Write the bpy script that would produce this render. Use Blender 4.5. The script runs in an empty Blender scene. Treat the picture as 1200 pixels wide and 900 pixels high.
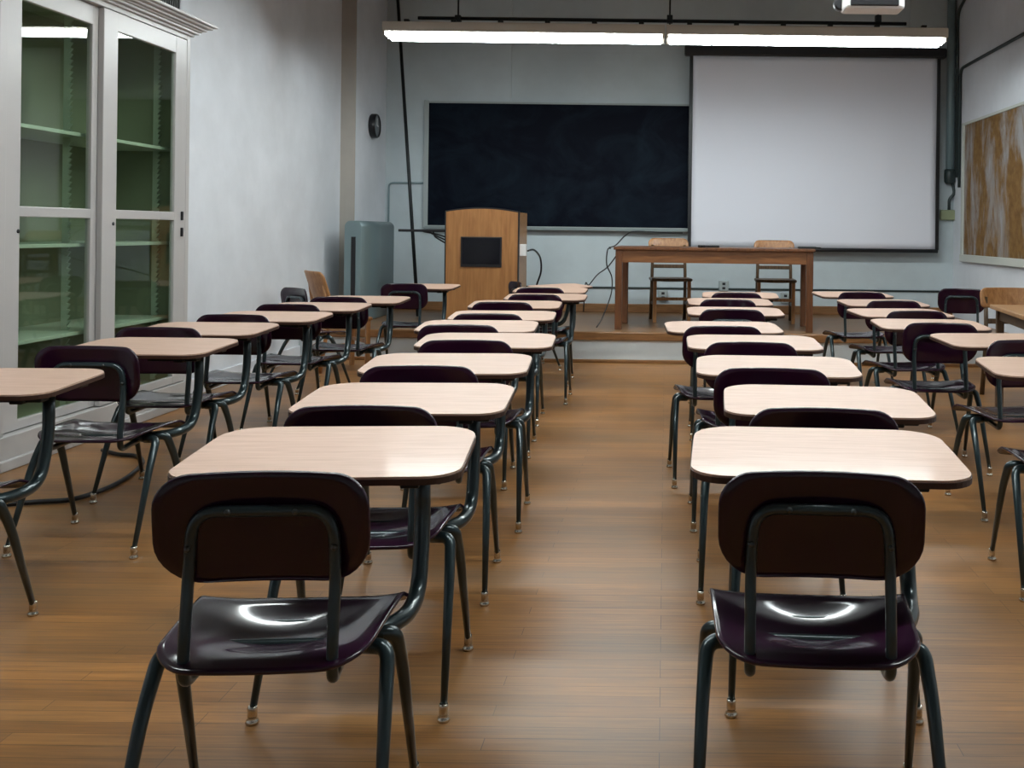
import bpy, bmesh, math, random
from mathutils import Vector, Matrix
random.seed(4)
C = bpy.context.scene.collection
PI = math.pi
F = 1200.0; CAMH = 1.24; VX = 780.0; VY = 271.0; ROLL = 0.012

def P(px, py, D):
    u = px - VX; v = VY - py
    return Vector((D/F*(u - ROLL*v), D, CAMH + D/F*(v + ROLL*u)))

# ------------------------------------------------------------------ materials
def mat(name, col, rough=0.5, metal=0.0, coat=0.0, spec=0.5):
    m = bpy.data.materials.new(name); m.use_nodes = True
    b = m.node_tree.nodes['Principled BSDF']
    b.inputs['Base Color'].default_value = (*col, 1)
    b.inputs['Roughness'].default_value = rough
    b.inputs['Metallic'].default_value = metal
    b.inputs['Coat Weight'].default_value = coat
    b.inputs['Coat Roughness'].default_value = 0.08
    b.inputs['Specular IOR Level'].default_value = spec
    return m
def N(m, t, **kw):
    n = m.node_tree.nodes.new(t)
    for k, v in kw.items(): setattr(n, k, v)
    return n
def L(m, a, b): m.node_tree.links.new(a, b)
def bsdf(m): return m.node_tree.nodes['Principled BSDF']
def ramp(m, stops):
    r = N(m, 'ShaderNodeValToRGB')
    e = r.color_ramp.elements
    while len(e) < len(stops): e.new(0.5)
    for i, (p, c) in enumerate(stops):
        e[i].position = p; e[i].color = (*c, 1)
    return r
def coords(m, scale=(1,1,1), kind='Object'):
    tc = N(m, 'ShaderNodeTexCoord'); mp = N(m, 'ShaderNodeMapping')
    mp.inputs['Scale'].default_value = scale
    L(m, tc.outputs[kind], mp.inputs['Vector']); return mp
def noise(m, vec, scale, detail=4, rough=0.5):
    n = N(m, 'ShaderNodeTexNoise'); n.inputs['Scale'].default_value = scale
    n.inputs['Detail'].default_value = detail; n.inputs['Roughness'].default_value = rough
    L(m, vec.outputs[0], n.inputs['Vector']); return n
def bump(m, src, strength, dist=0.01):
    b = N(m, 'ShaderNodeBump'); b.inputs['Strength'].default_value = strength
    b.inputs['Distance'].default_value = dist
    L(m, src, b.inputs['Height']); L(m, b.outputs[0], bsdf(m).inputs['Normal'])
def mix(m, fac, a, b, mode='MIX'):
    x = N(m, 'ShaderNodeMix', data_type='RGBA', blend_type=mode)
    for sock, val in ((x.inputs[0], fac), (x.inputs[6], a), (x.inputs[7], b)):
        if isinstance(val, (int, float)): sock.default_value = val
        elif isinstance(val, tuple): sock.default_value = (*val, 1)
        else: L(m, val, sock)
    return x.outputs[2]

def plaster(name, col, rough=0.55):
    m = mat(name, col, rough, spec=0.35)
    v = coords(m)
    n = noise(m, v, 1.3, 5, 0.6)
    dark = tuple(c*0.86 for c in col)
    r = ramp(m, [(0.35, dark), (0.65, col)])
    L(m, n.outputs[0], r.inputs[0]); L(m, r.outputs[0], bsdf(m).inputs['Base Color'])
    n2 = noise(m, v, 38, 3); bump(m, n2.outputs[0], 0.18, 0.004)
    return m
def wood(name, dark, light, rough=0.4, scale=(14, 14, 1.2), coat=0.1, nscale=3.0):
    m = mat(name, light, rough, coat=coat)
    v = coords(m, scale)
    n = noise(m, v, nscale, 6, 0.62); n.inputs['Distortion'].default_value = 0.6
    r = ramp(m, [(0.32, dark), (0.68, light)])
    L(m, n.outputs[0], r.inputs[0]); L(m, r.outputs[0], bsdf(m).inputs['Base Color'])
    bump(m, n.outputs[0], 0.08, 0.002)
    return m

M = {}
M['wall'] = plaster('wall_paint', (0.74, 0.77, 0.82))
M['wall_front'] = plaster('wall_paint_front', (0.52, 0.59, 0.62))
M['wall_beige'] = plaster('wall_paint_beige', (0.40, 0.37, 0.33))
M['ceiling'] = plaster('ceiling_paint', (0.50, 0.52, 0.50))
M['cab'] = mat('cabinet_paint', (0.45, 0.435, 0.43), 0.35)
M['cab_in'] = plaster('cabinet_inside_paint', (0.30, 0.32, 0.22), 0.5)
M['shelf'] = mat('shelf_paint', (0.52, 0.58, 0.48), 0.45)
M['riser'] = plaster('riser_paint', (0.64, 0.70, 0.73), 0.5)
M['plastic'] = mat('maroon_plastic', (0.016, 0.0014, 0.0125), 0.40, coat=0.85, spec=0.1)
b = bsdf(M['plastic']); b.inputs['Coat Roughness'].default_value = 0.10
M['tube'] = mat('dark_enamel_tube', (0.024, 0.041, 0.046), 0.28, metal=0.45, coat=0.4)
M['chrome'] = mat('chrome', (0.62, 0.58, 0.50), 0.22, metal=1.0)
M['rivet'] = mat('dull_rivet', (0.08, 0.09, 0.09), 0.4, metal=0.8)
M['black'] = mat('black_plastic', (0.006, 0.006, 0.008), 0.4)
M['edge'] = mat('brown_edge', (0.045, 0.017, 0.009), 0.45)
M['under'] = mat('dark_underside', (0.03, 0.018, 0.012), 0.7)
M['iron'] = mat('black_iron', (0.008, 0.011, 0.012), 0.5, metal=0.3)
M['conduit'] = mat('painted_conduit', (0.19, 0.26, 0.28), 0.45)
M['conduit_dark'] = mat('dark_conduit', (0.022, 0.035, 0.035), 0.5)
M['fixture'] = mat('fixture_enamel', (0.42, 0.38, 0.33), 0.45)
M['steel'] = mat('grey_steel', (0.20, 0.27, 0.285), 0.36, metal=0.5)
M['white'] = mat('white_plastic', (0.70, 0.70, 0.70), 0.4)
M['green_box'] = mat('olive_painted_box', (0.26, 0.29, 0.17), 0.5)
M['frame_grey'] = mat('grey_frame', (0.34, 0.38, 0.38), 0.45)
M['tray_grey'] = mat('grey_tray', (0.22, 0.26, 0.26), 0.4)
M['monitor'] = mat('monitor_glass', (0.003, 0.003, 0.006), 0.15)
M['oak'] = wood('oak', (0.24, 0.095, 0.026), (0.44, 0.21, 0.075), 0.45)
M['lectern'] = wood('lectern_oak', (0.23, 0.095, 0.026), (0.35, 0.16, 0.052), 0.45, (9, 9, 0.7))
M['walnut'] = wood('table_wood', (0.075, 0.025, 0.008), (0.165, 0.062, 0.021), 0.4)
M['darkwood'] = wood('dark_chair_wood', (0.045, 0.026, 0.012), (0.12, 0.065, 0.028), 0.45)
M['tanwood'] = wood('tan_table_wood', (0.32, 0.16, 0.065), (0.46, 0.26, 0.12), 0.42, (1.0, 12, 12))
M['base'] = wood('wood_trim', (0.16, 0.070, 0.021), (0.28, 0.13, 0.045), 0.45, (1.2, 12, 12))

# laminate desk top: pale pink oak with fine grain along the width
m = mat('pale_laminate', (0.72, 0.52, 0.42), 0.42, coat=0.06); M['laminate'] = m
v = coords(m, (2.2, 34, 8)); n = noise(m, v, 3.0, 6, 0.6)
r = ramp(m, [(0.30, (0.50, 0.315, 0.225)), (0.62, (0.61, 0.415, 0.325))])
L(m, n.outputs[0], r.inputs[0]); L(m, r.outputs[0], bsdf(m).inputs['Base Color'])

# strip floor: boards along X
def floor_mat(name, c1, c2, c3):
    m = mat(name, c1, 0.33, coat=0.0, spec=0.5)
    v = coords(m)
    br = N(m, 'ShaderNodeTexBrick'); br.offset = 0.37; br.offset_frequency = 3
    br.inputs['Scale'].default_value = 1.0
    br.inputs['Brick Width'].default_value = 1.15; br.inputs['Row Height'].default_value = 0.058
    br.inputs['Mortar Size'].default_value = 0.0011; br.inputs['Mortar Smooth'].default_value = 0.4
    br.inputs['Color1'].default_value = (*c1, 1); br.inputs['Color2'].default_value = (*c2, 1)
    br.inputs['Mortar'].default_value = (0.075, 0.034, 0.013, 1); br.inputs['Bias'].default_value = -0.1
    L(m, v.outputs[0], br.inputs['Vector'])
    v2 = coords(m, (1.4, 26, 1)); g = noise(m, v2, 2.6, 6, 0.65)
    gr = ramp(m, [(0.28, (0.55, 0.52, 0.48)), (0.72, (1.22, 1.2, 1.15))])
    L(m, g.outputs[0], gr.inputs[0])
    c = mix(m, 1.0, br.outputs['Color'], gr.outputs[0], 'MULTIPLY')
    v3 = coords(m, (0.6, 1.5, 1)); w = noise(m, v3, 1.7, 5, 0.6)
    wr = ramp(m, [(0.38, (0, 0, 0)), (0.70, (1, 1, 1))]); L(m, w.outputs[0], wr.inputs[0])
    c2_ = mix(m, wr.outputs[0], c, c3)
    fac = N(m, 'ShaderNodeMath', operation='MULTIPLY'); L(m, wr.outputs[0], fac.inputs[0]); fac.inputs[1].default_value = 0.6
    c = mix(m, fac.outputs[0], c, c3)
    L(m, c, bsdf(m).inputs['Base Color'])
    rr = N(m, 'ShaderNodeMapRange'); L(m, g.outputs[0], rr.inputs[0])
    rr.inputs[3].default_value = 0.27; rr.inputs[4].default_value = 0.46
    L(m, rr.outputs[0], bsdf(m).inputs['Roughness'])
    bump(m, br.outputs['Fac'], -0.25, 0.002)
    return m
M['floor'] = floor_mat('strip_wood_floor', (0.38, 0.172, 0.048), (0.28, 0.122, 0.033), (0.15, 0.092, 0.042))
M['deck'] = floor_mat('platform_wood_floor', (0.24, 0.125, 0.055), (0.19, 0.095, 0.04), (0.16, 0.10, 0.055))

# chalkboard
m = mat('chalkboard_slate', (0.006, 0.010, 0.020), 0.6, spec=0.06); M['slate'] = m
v = coords(m, (1, 1, 1.4)); n = noise(m, v, 1.5, 6, 0.65); n.inputs['Distortion'].default_value = 1.2
r = ramp(m, [(0.42, (0.003, 0.0045, 0.010)), (0.78, (0.010, 0.018, 0.028))])
L(m, n.outputs[0], r.inputs[0]); L(m, r.outputs[0], bsdf(m).inputs['Base Color'])
# projection screen
M['screen'] = mat('screen_fabric', (0.74, 0.75, 0.82), 0.7, spec=0.2)
# cork with torn whitish paper residue
m = mat('worn_cork', (0.30, 0.17, 0.06), 0.75, spec=0.2); M['cork'] = m
v = coords(m, (1, 2.0, 0.7)); n = noise(m, v, 1.5, 7, 0.68); n.inputs['Distortion'].default_value = 0.5
r = ramp(m, [(0.47, (0, 0, 0)), (0.64, (1, 1, 1))]); L(m, n.outputs[0], r.inputs[0])
v2 = coords(m, (1, 1, 1)); n2 = noise(m, v2, 9, 5, 0.7)
r2 = ramp(m, [(0.3, (0.13, 0.065, 0.018)), (0.7, (0.24, 0.135, 0.045))]); L(m, n2.outputs[0], r2.inputs[0])
fac = N(m, 'ShaderNodeMath', operation='MULTIPLY'); L(m, r.outputs[0], fac.inputs[0]); fac.inputs[1].default_value = 0.75
L(m, mix(m, fac.outputs[0], r2.outputs[0], (0.36, 0.38, 0.41)), bsdf(m).inputs['Base Color'])
# glass
m = bpy.data.materials.new('cabinet_glass'); m.use_nodes = True; M['glass'] = m
nt = m.node_tree; nt.nodes.clear()
o = nt.nodes.new('ShaderNodeOutputMaterial'); tr = nt.nodes.new('ShaderNodeBsdfTransparent')
tr.inputs[0].default_value = (0.86, 0.92, 0.87, 1)
gl = nt.nodes.new('ShaderNodeBsdfGlossy'); gl.inputs['Roughness'].default_value = 0.02
fr = nt.nodes.new('ShaderNodeFresnel'); fr.inputs[0].default_value = 1.55
mx = nt.nodes.new('ShaderNodeMixShader')
geo = nt.nodes.new('ShaderNodeNewGeometry'); inv = nt.nodes.new('ShaderNodeMath'); inv.operation = 'SUBTRACT'; inv.inputs[0].default_value = 1
mul = nt.nodes.new('ShaderNodeMath'); mul.operation = 'MULTIPLY'
nt.links.new(geo.outputs['Backfacing'], inv.inputs[1]); nt.links.new(fr.outputs[0], mul.inputs[0]); nt.links.new(inv.outputs[0], mul.inputs[1])
nt.links.new(mul.outputs[0], mx.inputs[0]); nt.links.new(tr.outputs[0], mx.inputs[1]); nt.links.new(gl.outputs[0], mx.inputs[2])
nt.links.new(mx.outputs[0], o.inputs[0])
# fluorescent lens
def emit(name, col, s):
    m = bpy.data.materials.new(name); m.use_nodes = True
    nt = m.node_tree; nt.nodes.clear()
    o = nt.nodes.new('ShaderNodeOutputMaterial'); e = nt.nodes.new('ShaderNodeEmission')
    e.inputs[0].default_value = (*col, 1); e.inputs[1].default_value = s
    nt.links.new(e.outputs[0], o.inputs[0]); return m
M['tube_light'] = emit('fluorescent_tube_glow', (0.90, 0.99, 1.00), 26.0)

# ------------------------------------------------------------------ geometry helpers
def box(bm, x0, x1, y0, y1, z0, z1, bev=0.0, rot=None):
    b2 = bmesh.new()
    bmesh.ops.create_cube(b2, size=1)
    for v in b2.verts:
        v.co = Vector(((x0+x1)/2 + v.co.x*(x1-x0), (y0+y1)/2 + v.co.y*(y1-y0), (z0+z1)/2 + v.co.z*(z1-z0)))
    if bev: bmesh.ops.bevel(b2, geom=b2.edges[:], offset=bev, segments=2, affect='EDGES', profile=0.5)
    if rot: b2.transform(rot)
    me = bpy.data.meshes.new('t'); b2.to_mesh(me); b2.free(); bm.from_mesh(me); bpy.data.meshes.remove(me)
    return bm
def BX(*a, **k): return box(bmesh.new(), *a, **k)

def fillet(pts, r, n=6):
    """rounded polyline; r is a number or a list (per interior vertex)"""
    pts = [Vector(p) for p in pts]; out = [pts[0]]
    for i in range(1, len(pts)-1):
        p = pts[i]; a = pts[i-1]-p; c = pts[i+1]-p
        rr = r[i-1] if isinstance(r, (list, tuple)) else r
        d = min(rr, a.length*0.48, c.length*0.48)
        A = p + a.normalized()*d; B = p + c.normalized()*d
        for k in range(n+1):
            t = k/n
            out.append(A*(1-t)**2 + p*2*t*(1-t) + B*t*t)
    out.append(pts[-1]); return out
def tube(bm, path, r0, r1=None, seg=12, flat=1.0, closed=False):
    """sweep a circle along a path; radius r0 -> r1 by length; capped"""
    if r1 is None: r1 = r0
    path = [Vector(p) for p in path]; n = len(path)
    ln = [0]
    for i in range(1, n): ln.append(ln[-1] + (path[i]-path[i-1]).length)
    tot = ln[-1] or 1
    t0 = (path[1]-path[0]).normalized()
    up = Vector((0,0,1)) if abs(t0.z) < 0.9 else Vector((0,1,0))
    nrm = t0.cross(up).normalized(); rings = []; prev = t0
    for i, p in enumerate(path):
        if i == 0: t = t0
        elif i == n-1: t = (path[-1]-path[-2]).normalized()
        else: t = ((path[i]-path[i-1]).normalized() + (path[i+1]-path[i]).normalized()).normalized()
        q = prev.rotation_difference(t); nrm = (q @ nrm).normalized(); prev = t
        bn = t.cross(nrm).normalized()
        s = ln[i]/tot; rad = r0 + (r1-r0)*s
        rings.append([bm.verts.new(p + (nrm*math.cos(a)*flat + bn*math.sin(a))*rad) for a in [2*PI*k/seg for k in range(seg)]])
    for i in range(n-1):
        for k in range(seg):
            f = bm.faces.new((rings[i][k], rings[i][(k+1)%seg], rings[i+1][(k+1)%seg], rings[i+1][k])); f.smooth = True
    bm.faces.new(rings[0][::-1]); bm.faces.new(rings[-1])
    return bm
def lathe(bm, prof, c=(0,0,0), seg=20, axis='z'):
    """profile of (r, h)"""
    c = Vector(c); rings = []
    for r, h in prof:
        ring = []
        for k in range(seg):
            a = 2*PI*k/seg
            if axis == 'z': p = Vector((r*math.cos(a), r*math.sin(a), h))
            elif axis == 'y': p = Vector((r*math.cos(a), h, r*math.sin(a)))
            else: p = Vector((h, r*math.cos(a), r*math.sin(a)))
            ring.append(bm.verts.new(c+p))
        rings.append(ring)
    for i in range(len(rings)-1):
        for k in range(seg):
            f = bm.faces.new((rings[i][k], rings[i][(k+1)%seg], rings[i+1][(k+1)%seg], rings[i+1][k])); f.smooth = True
    bm.faces.new(rings[0][::-1]); bm.faces.new(rings[-1]); return bm
def plate(bm, outline, surf, th, rings=7, bulge=True):
    """rounded plate: outline (list of 2D) shrunk to its centre in rings, mapped by surf(u, v) -> (point, normal)"""
    n = len(outline); cx = sum(p[0] for p in outline)/n; cy = sum(p[1] for p in outline)/n
    def layer(sgn):
        R = []
        ss = [i/rings for i in range(rings+1)]
        if bulge: ss = ss[:-1] + [1-0.35*th/0.4, 1.0]
        for s in ss:
            hh = th/2 if s < 0.999 or not bulge else th*0.22
            if s == 0:
                p, nn = surf(cx, cy); R.append([bm.verts.new(p + nn*sgn*hh)]); continue
            ring = []
            for (x, y) in outline:
                p, nn = surf(cx+(x-cx)*s, cy+(y-cy)*s); ring.append(bm.verts.new(p + nn*sgn*hh))
            R.append(ring)
        for i in range(1, len(R)):
            for k in range(n):
                k2 = (k+1) % n
                if i == 1: vs = (R[0][0], R[1][k], R[1][k2])
                else: vs = (R[i-1][k], R[i][k], R[i][k2], R[i-1][k2])
                f = bm.faces.new(vs if sgn > 0 else vs[::-1]); f.smooth = bulge
        return R[-1]
    a = layer(1); b = layer(-1)
    for k in range(n):
        k2 = (k+1) % n
        f = bm.faces.new((a[k], b[k], b[k2], a[k2])); f.smooth = bulge
    return bm
def rrect(x0, x1, y0, y1, r, n=7, bow=0.0):
    """rounded rectangle outline; r = (bl, br, tr, tl)"""
    if not isinstance(r, (tuple, list)): r = (r,)*4
    pts = []
    cs = [((x0+r[0], y0+r[0]), PI, r[0]), ((x1-r[1], y0+r[1]), 1.5*PI, r[1]), ((x1-r[2], y1-r[2]), 0, r[2]), ((x0+r[3], y1-r[3]), 0.5*PI, r[3])]
    for (c, a0, rr) in cs:
        for k in range(n+1):
            a = a0 + k/n*PI/2
            pts.append((c[0]+rr*math.cos(a), c[1]+rr*math.sin(a)))
    out = []
    for i, p in enumerate(pts):       # add straight subdivisions between corners
        out.append(p); q = pts[(i+1) % len(pts)]
        d = math.hypot(q[0]-p[0], q[1]-p[1])
        if (i+1) % (n+1) == 0 and d > 0.03:
            k = max(2, int(d/0.04))
            for j in range(1, k): out.append((p[0]+(q[0]-p[0])*j/k, p[1]+(q[1]-p[1])*j/k))
    if bow:
        cx, cy = (x0+x1)/2, (y0+y1)/2
        o2 = []
        for (x, y) in out:
            fx = 1 + bow*(1-((y-cy)/((y1-y0)/2))**2)*0.5; fy = 1 + bow*(1-((x-cx)/((x1-x0)/2))**2)
            o2.append((cx+(x-cx)*fx, cy+(y-cy)*fy))
        out = o2
    return out
def numsurf(fn):
    def s(u, v):
        e = 1e-3; p = Vector(fn(u, v)); a = Vector(fn(u+e, v))-p; b = Vector(fn(u, v+e))-p
        return p, a.cross(b).normalized()
    return s

def obj(name, bm, m, parent=None):
    me = bpy.data.meshes.new(name)
    bmesh.ops.recalc_face_normals(bm, faces=bm.faces[:])
    bm.to_mesh(me); bm.free()
    for mm in (m if isinstance(m, list) else [m]): me.materials.append(mm)
    o = bpy.data.objects.new(name, me); C.objects.link(o)
    if parent: o.parent = parent
    return o
def tag(o, label, cat, group=None):
    o['label'] = label; o['category'] = cat
    if group: o['group'] = group
    return o
def thing(name, label, cat, loc=(0,0,0), rz=0, group=None):
    o = bpy.data.objects.new(name, None); C.objects.link(o)
    o.empty_display_size = 0.1
    o.location = loc; o.rotation_euler = (0, 0, rz)
    return tag(o, label, cat, group)
def struct(name, bm, m):
    o = obj(name, bm, m); o['kind'] = 'structure'; return o
def copy_tree(o, parent=None):
    c = o.copy(); C.objects.link(c); c.parent = parent
    for ch in list(o.children): copy_tree(ch, c)
    return c

# ------------------------------------------------------------------ setting
YB = 12.0      # front wall of the room
XR = 3.36; XL = -3.43; XL2 = -3.28; YS = 10.78; YBACK = -3.2; ZC = 4.25
PY = 9.60; PH = 0.288
struct('floor', BX(-4.2, XR+0.3, YBACK-0.3, YB+0.3, -0.12, 0), M['floor'])
struct('ceiling', BX(-4.2, XR+0.3, YBACK-0.3, YB+0.3, ZC, ZC+0.15), M['ceiling'])
bm = BX(XL2-0.5, XR+0.3, YB, YB+0.2, 0, ZC)
# raised wall panel left of the upper recess (its edge shows above the chalkboard)
xs = P(600, 60, YB).x
zt = P(700, 121, YB).z
box(bm, XL2, xs, YB-0.035, YB+0.01, 0, ZC)
box(bm, xs, XR, YB-0.035, YB+0.01, 0, zt)
box(bm, P(1066, 60, YB).x, XR, YB-0.035, YB+0.01, zt, ZC)
struct('wall_front', bm, M['wall_front'])
struct('wall_back', BX(-4.2, XR+0.3, YBACK-0.2, YBACK, 0, ZC), M['wall'])
bm = BX(XL-0.15, XL, 7.10, YS+0.05, 0, ZC)
box(bm, XL-0.15, XL, YBACK, 7.10, 2.62, ZC)      # above the cabinets
box(bm, -4.1, -3.92, YBACK, 7.10, 0, 2.62)       # behind the cabinets
box(bm, -4.0, XL, 7.10, 7.2, 0, ZC)
box(bm, -4.0, XL, YBACK, 0.92, 0, 2.62)
struct('wall_left', bm, M['wall'])
struct('wall_left_pier', BX(XL-0.15, XL2, YS, YB+0.02, 0, ZC), M['wall'])
bm = BX(XL-0.02, XL2+0.004, YS-0.012, YS+0.0, 0, ZC)
o = struct('trim_1', bm, M['wall_beige'])
struct('wall_right', BX(XR, XR+0.2, YBACK, YB+0.02, 0, ZC), M['wall'])
# platform
struct('platform', BX(XL, XR, PY+0.01, YB, 0, PH-0.03), M['riser'])
struct('platform_deck', BX(XL, XR, PY+0.03, YB, PH-0.03, PH), M['deck'])
struct('trim_2', BX(XL, XR, PY-0.022, PY+0.06, PH-0.075, PH+0.002, bev=0.008), M['base'])
struct('trim_3', BX(XL, XR, PY-0.012, PY+0.02, 0, 0.032, bev=0.006), M['base'])
struct('baseboard_front', BX(XL2, XR, YB-0.055, YB-0.03, PH, PH+0.10, bev=0.006), M['base'])
struct('baseboard_right', BX(XR-0.02, XR, YBACK, PY, 0, 0.12, bev=0.006), M['riser'])
struct('baseboard_left', BX(XL, XL+0.02, 7.2, PY, 0, 0.13, bev=0.006), M['wall'])

# ------------------------------------------------------------------ combo desk
SHELL_W = 0.205
def make_seat():
    out = []
    # near edge narrower than the front; v = forward
    for (x, y) in rrect(-1, 1, -1, 1, (0.42, 0.42, 0.10, 0.10), 8):
        w = 0.196 + 0.024*(y+1)/2
        out.append((x*w, 0.133 + y*0.205 - (0.012*(1-x*x) if y < -0.5 else 0)))
    def f(u, v):
        d = 0.026*max(0, 1-(u/0.185)**2)**1.3*max(0, 1-((v-0.135)/0.175)**2)**1.3
        z = 0.430 - d*1.1
        z += 0.014*max(0, abs(u)/0.22-0.55)**2*6*(1-0.6*min(1, max(0, (v-0.10)/0.2))**2)
        z -= 0.055*max(0, (v-0.25)/0.09)**2*0.6
        z -= 0.22*max(0, (0.0-v))**1.0*0.5
        return (u, v, z)
    return plate(bmesh.new(), out, numsurf(f), 0.009, rings=20)
def make_back():
    out = rrect(-0.196, 0.196, 0.561, 0.772, (0.085, 0.085, 0.06, 0.06), 8, bow=0.03)
    def f(u, v):
        y = -0.030*(v-0.58)/0.21 + 0.015 - 0.035*(u/0.2)**2
        return (u, y, v)
    return plate(bmesh.new(), out, numsurf(f), 0.010, rings=8)
def make_chair_parts(t):
    obj('seat', make_seat(), M['plastic'], t)
    obj('backrest', make_back(), M['plastic'], t)
    pts = [(-0.125, 0.16, 0.396), (-0.135, -0.045, 0.384), (-0.135, -0.045, 0.45), (-0.135, -0.022, 0.60), (-0.128, -0.026, 0.703),
           (0.128, -0.026, 0.703), (0.135, -0.022, 0.60), (0.135, -0.045, 0.45), (0.135, -0.045, 0.384), (0.125, 0.16, 0.396)]
    bf = obj('back_frame', tube(bmesh.new(), fillet(pts, [0.05, 0.03, 0.05, 0.055, 0.055, 0.05, 0.03, 0.05], 7), 0.0112, seg=14), M['tube'], t)
    for (x, z) in ((-0.062, 0.703), (0.062, 0.703), (-0.134, 0.635), (0.134, 0.635)):
        obj('rivet', lathe(bmesh.new(), [(0.0005, -0.0165), (0.0045, -0.0155), (0.0062, -0.013), (0.0062, -0.006)], (x, -0.024, z), 12, 'y'), M['rivet'], bf)
    bm = bmesh.new()
    tube(bm, fillet([(-0.205, 0.085, 0.400), (-0.12, 0.085, 0.405), (0.12, 0.085, 0.405), (0.205, 0.085, 0.400)], 0.02, 3), 0.0125, seg=12)
    tube(bm, fillet([(-0.205, 0.135, 0.400), (-0.12, 0.20, 0.400), (0.12, 0.20, 0.400), (0.205, 0.135, 0.400)], 0.05, 4), 0.0125, seg=12)
    obj('seat_frame', bm, M['tube'], t)
    for s in (-1, 1):
        for (yk, yf, y0) in ((0.055, -0.13, 0.085), (0.155, 0.31, 0.135)):
            d = (yf-yk)
            pts = [(s*0.165, y0, 0.401), (s*0.218, yk*0.6+y0*0.4, 0.404), (s*0.226, yk+d*0.28, 0.315), (s*0.236, yf, 0.03)]
            lg = obj('leg', tube(bmesh.new(), fillet(pts, [0.05, 0.06], 8), 0.0165, 0.0088, seg=14), M['tube'], t)
            gb = lathe(bmesh.new(), [(0.0105, 0.045), (0.0120, 0.040), (0.0115, 0.018), (0.0085, 0.016), (0.0150, 0.010), (0.0165, 0.004), (0.0145, 0.0)], (s*0.236, yf, 0), 16)
            obj('glide', gb, M['chrome'], lg)
TAB_X0, TAB_X1, TAB_Y0, TAB_Y1, TILT = -0.260, 0.345, 0.14, 0.60, 0.038
TAB_R = (0.075, 0.075, 0.10, 0.10)
def tabz(v): return 0.719 + (v-TAB_Y0)*TILT
def make_desk(name, label, group):
    t = thing(name, label, 'desk', (0,0,0), 0, group)
    make_chair_parts(t)
    out = rrect(TAB_X0+0.002, TAB_X1-0.002, TAB_Y0+0.002, TAB_Y1-0.002, TAB_R, 8, bow=0.012)
    top = obj('tablet', plate(bmesh.new(), out, numsurf(lambda u, v: (u, v, tabz(v)+0.0035)), 0.006, rings=3, bulge=False), M['laminate'], t)
    o2 = rrect(TAB_X0, TAB_X1, TAB_Y0, TAB_Y1, TAB_R, 8, bow=0.012)
    obj('edge_band', plate(bmesh.new(), o2, numsurf(lambda u, v: (u, v, tabz(v)-0.005)), 0.013, rings=3, bulge=False), M['edge'], top)
    bm = bmesh.new()
    box(bm, 0.10, 0.30, 0.22, 0.27, tabz(0.22)-0.034, tabz(0.22)-0.015, bev=0.004)
    box(bm, 0.10, 0.30, 0.46, 0.51, tabz(0.48)-0.036, tabz(0.48)-0.017, bev=0.004)
    box(bm, 0.215, 0.255, 0.20, 0.53, tabz(0.3)-0.040, tabz(0.3)-0.022, bev=0.004)
    obj('tablet_bracket', bm, M['iron'], t)
    pts = [(0.13, 0.12, 0.398), (0.225, 0.22, 0.398), (0.238, 0.335, 0.412), (0.238, 0.385, 0.55), (0.236, 0.385, tabz(0.385)-0.036)]
    obj('tablet_post', tube(bmesh.new(), fillet(pts, [0.06, 0.09, 0.10], 9), 0.0185, seg=16), M['tube'], t)
    return t

proto = make_desk('combo_desk', 'x', None)
def place(o, px, py, rot, label, group, k=555.0, shift=0.0):
    D = k / -(VY-py + ROLL*(px-VX))
    p = P(px, py, D)
    o.location = (p.x + 0.03*math.sin(math.radians(-rot)), D+0.03, 0); o.rotation_euler = (0, 0, math.radians(rot))
    o['label'] = label; o['group'] = group
    return o
order = ['first', 'second', 'third', 'fourth', 'fifth', 'sixth', 'seventh', 'eighth', 'ninth', 'tenth']
LEFT = [(308, 553, 5), (424, 475, 3), (492, 428, 4), (546, 398, 3), (538, 380, 3), (572, 367, 3), (589, 353.5, 2), (627, 344.5, 1), (633, 336.5, 0)]
RIGHT = [(963, 553, -3), (965, 478, -3), (905, 431, -2), (880, 400.5, 0), (847, 381.5, 3), (858, 362, 0), (853, 350.5, 1), (863, 342.5, -2)]
LSIDE = [(-138, 452, 3), (103, 405, 0), (187, 383, 1), (274, 368, 0), (338, 356, 0), (397, 347.5, 0), (474, 332, -2)]
RSIDE = [(1275, 433, -4), (1206, 398, 5), (1102, 378, 0), (1074, 364, 8), (1047, 352, 5), (1010, 342, 7)]
used = [False]
def new():
    if not used[0]: used[0] = True; return proto
    return copy_tree(proto)
def ordinal(i, n):
    if i == 0: return 'nearest the camera'
    if i == n-1: return 'farthest from the camera'
    return order[i] + ' from the camera'
for i, (x, y, r) in enumerate(LEFT):
    place(new(), x, y, r, 'pale-topped tablet desk, %s in the column left of the aisle' % ordinal(i, len(LEFT)), 'combo desks left of the aisle')
for i, (x, y, r) in enumerate(RIGHT):
    place(new(), x, y, r, 'pale-topped tablet desk, %s in the column right of the aisle' % ordinal(i, len(RIGHT)), 'combo desks right of the aisle')
for i, (x, y, r) in enumerate(LSIDE):
    lab = 'tan-topped tablet desk, %s in the column by the cabinets' % ordinal(i, len(LSIDE))
    if i == 0: lab = 'chair desk cut off by the left picture edge, with tan tablet end and legs showing'
    place(new(), x, y, r, lab, 'combo desks by the left wall')
for i, (x, y, r) in enumerate(RSIDE):
    lab = 'pale-topped tablet desk, %s in the column by the corkboard wall' % ordinal(i, len(RSIDE))
    if i == 0: lab = 'chair desk cut off by the right picture edge, seat corner and dark legs showing'
    place(new(), x, y, r, lab, 'combo desks by the right wall')
d = new(); place(d, 612, 331.5, -65, 'tablet desk turned sideways right in front of the platform beside the lectern', 'combo desks left of the aisle')
d.location = (-1.30, 9.13, 0)

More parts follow.
